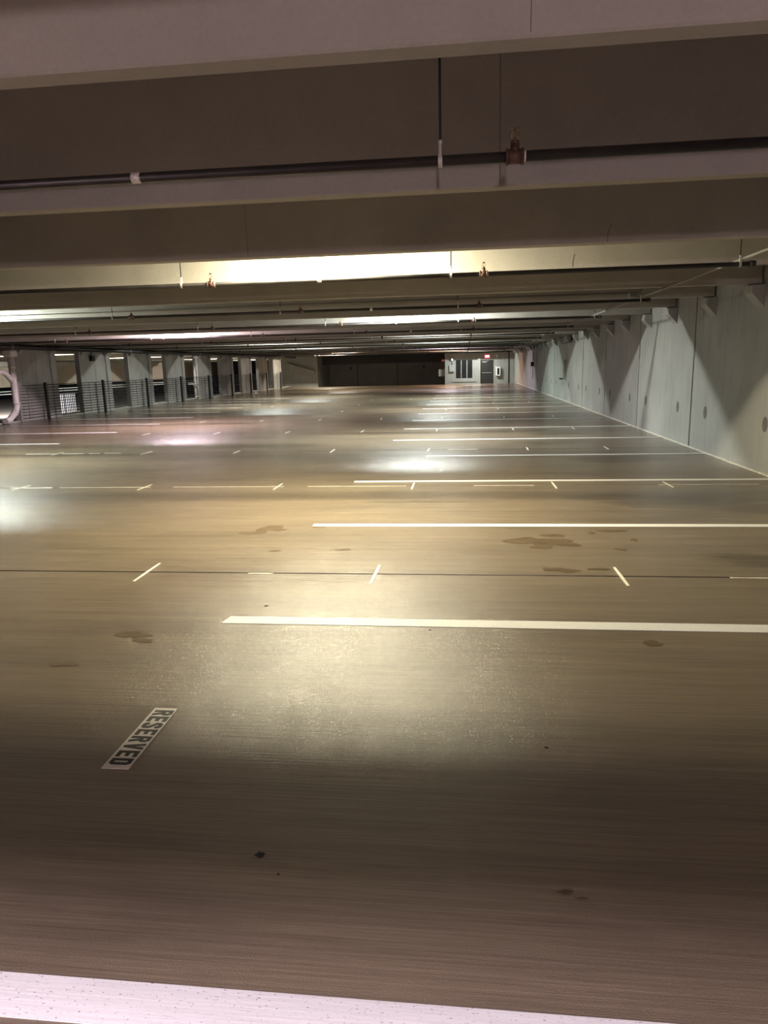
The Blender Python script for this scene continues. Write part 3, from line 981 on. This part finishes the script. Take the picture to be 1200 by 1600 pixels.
tx.location = (0, -0.036, 0)
fx = empty('extinguisher_cabinet', (2.45, LY, 0.8), 'white extinguisher cabinet with dark window right of the far door', 'cabinet')
iv = Matrix.Translation((-2.45, -LY, -0.8))
for o in (MB().box(2.26, 2.60, LY-0.14, LY+0.08, 0.50, 1.14).build('body', M['white_metal'], fx, bevel=0.01),
          MB().box(2.36, 2.51, LY-0.155, LY-0.139, 0.58, 1.06).build('pane', M['glass'], fx),
          MB().box(2.20, 2.30, LY-0.06, LY+0.0, 1.141, 1.20).build('tag_plate', M['white_metal'], fx)):
    o.matrix_parent_inverse = iv
sk = MB().box(2.28, 2.35, LY-0.02, LY+0.08, 1.83, 2.05).build('wall_speaker', M['white_metal'], bevel=0.01)
tag(sk, 'small white upright fitting right of the EXIT sign', 'fitting')
pn = empty('electrical_panel', (-1.0, LY, 1.0), 'grey electrical panel left of the lobby window', 'electrical panel')
iv = Matrix.Translation((1.0, -LY, -1.0))
for o in (MB().box(-1.19, -0.80, LY-0.06, LY+0.08, 0.86, 1.36).build('cabinet_box', M['grey_metal'], pn, bevel=0.01),
          MB().tube([(-0.96, LY+0.04, 1.36), (-0.96, LY+0.04, 1.66)], 0.025, 8).build('conduit_stub', M['galv'], pn)):
    o.matrix_parent_inverse = iv
wl2 = empty('wall_light', (-0.96, LY, 1.75), 'small lit lamp above the grey panel at the lobby', 'wall light')
iv = Matrix.Translation((0.96, -LY, -1.75))
for o in (MB().box(-1.06, -0.88, LY-0.02, LY+0.08, 1.66, 1.84).build('housing', M['grey_metal'], wl2, bevel=0.02),
          MB().tube([(-0.97, LY-0.05, 1.75), (-0.97, LY-0.021, 1.75)], 0.05, 12).build('lens', M['lamp_white'], wl2)):
    o.matrix_parent_inverse = iv
sg = MB().box(-1.98, -1.499, LY+0.30, LY+0.33, 0.54, 1.06).build('wall_sign', M['grey_metal'])
tag(sg, 'blank pale grey sign plate at the dark end left of the lobby', 'sign')
rl = MB().tube([(-1.66, LY-0.02, 1.72), (-1.66, LY+0.04, 1.72)], 0.10, 16).build('alarm_bell', M['red'])
tag(rl, 'round dull red alarm bell under the ceiling left of the lobby', 'alarm bell')
MB().box(-1.66, -1.5, LY+0.041, LY+0.06, 1.68, 1.76).build('bracket', M['grey_metal'], rl)

# ---- lamps: a square fixture under the slab with its light
def ceiling_light(x, y, z, c, p, lab, grp, slab=SLAB_Z, side=0.12):
    t = empty('ceiling_light', (x, y, slab), lab, 'ceiling light', grp)
    zb = z+0.13
    zb = z+0.012
    MB().box(-0.62, 0.62, -0.10, 0.10, zb+0.02-slab, -0.0005).build('housing', M['white_metal'], t, bevel=0.01)
    m_ = D.materials.get('lens %.2f %.2f' % (c[1], c[2])) or emit('lens %.2f %.2f' % (c[1], c[2]), c, 8.0)
    MB().box(-0.60, 0.60, -0.08, 0.08, zb-slab, zb+0.021-slab).build('lens', m_, t)
    ld = D.lights.new('lamp', 'AREA')
    ld.shape = 'RECTANGLE'
    ld.size = 1.2
    ld.size_y = 0.14
    ld.color = c
    ld.energy = p/2.3
    lo_ = D.objects.new('lamp', ld)
    COL.objects.link(lo_)
    lo_.parent = t
    lo_.location = (0, 0, z-slab)
    # the lens is proud of the housing and also throws light sideways
    l2 = D.lights.new('lamp side glow', 'POINT')
    l2.color = c
    l2.energy = p*side
    l2.shadow_soft_size = 0.03
    lo2 = D.objects.new('lamp side glow', l2)
    COL.objects.link(lo2)
    lo2.parent = t
    lo2.location = (0, 0, z-slab-0.035)
for a in LAMPS:
    ceiling_light(*a, 'ceiling lights between the beams')
for a in LAMPS2:
    ceiling_light(*a, 'ceiling lights of the neighbouring aisle', side=0.28)
# low lamp behind the camera, on a stanchion
(wx, wy, wz), wc, wp = WALL_LAMP
t = empty('post_lamp', (wx, wy-0.2, 0), 'pinkish lamp on a short post behind the camera', 'lamp')
MB().tube([(0, 0, 0), (0, 0, wz+0.2)], 0.04, 12).build('post', M['grey_metal'], t)
MB().box(-0.15, 0.15, -0.08, 0.05, wz-0.12, wz+0.12).build('housing', M['grey_metal'], t, bevel=0.01)
MB().box(-0.12, 0.12, 0.049, 0.07, wz-0.09, wz+0.09).build('lens', emit('pink lens', wc, 6.0), t)
ld = D.lights.new('lamp', 'POINT')
ld.color = wc
ld.energy = wp
ld.shadow_soft_size = 0.07
o = D.objects.new('lamp', ld)
COL.objects.link(o)
o.parent = t
o.location = (0, 0.2, wz)
# unseen spot on a pole, added to whiten the outside wall
(fx_, fy_, fz_), fc, fp = ADDED_LIGHT
t = empty('added_light', (fx_, fy_, -2.2), 'added light on a pole outside the far railing', 'lamp')
MB().tube([(0, 0, 0), (0, 0, fz_+2.2)], 0.06, 10).build('pole', M['grey_metal'], t)
MB().box(-0.25, 0.25, 0.07, 0.25, fz_+2.2, fz_+2.5).build('head', M['grey_metal'], t)
ld = D.lights.new('lamp', 'SPOT')
ld.color = fc
ld.energy = fp
ld.spot_size = math.radians(75)
ld.shadow_soft_size = 0.15
o = D.objects.new('lamp', ld)
COL.objects.link(o)
o.parent = t
o.location = (0, 0.6, fz_+2.2)
o.rotation_euler = (Vector((-38.0, 62.0, -1.2))-Vector((fx_, fy_+0.6, fz_))).to_track_quat('-Z', 'Y').to_euler()
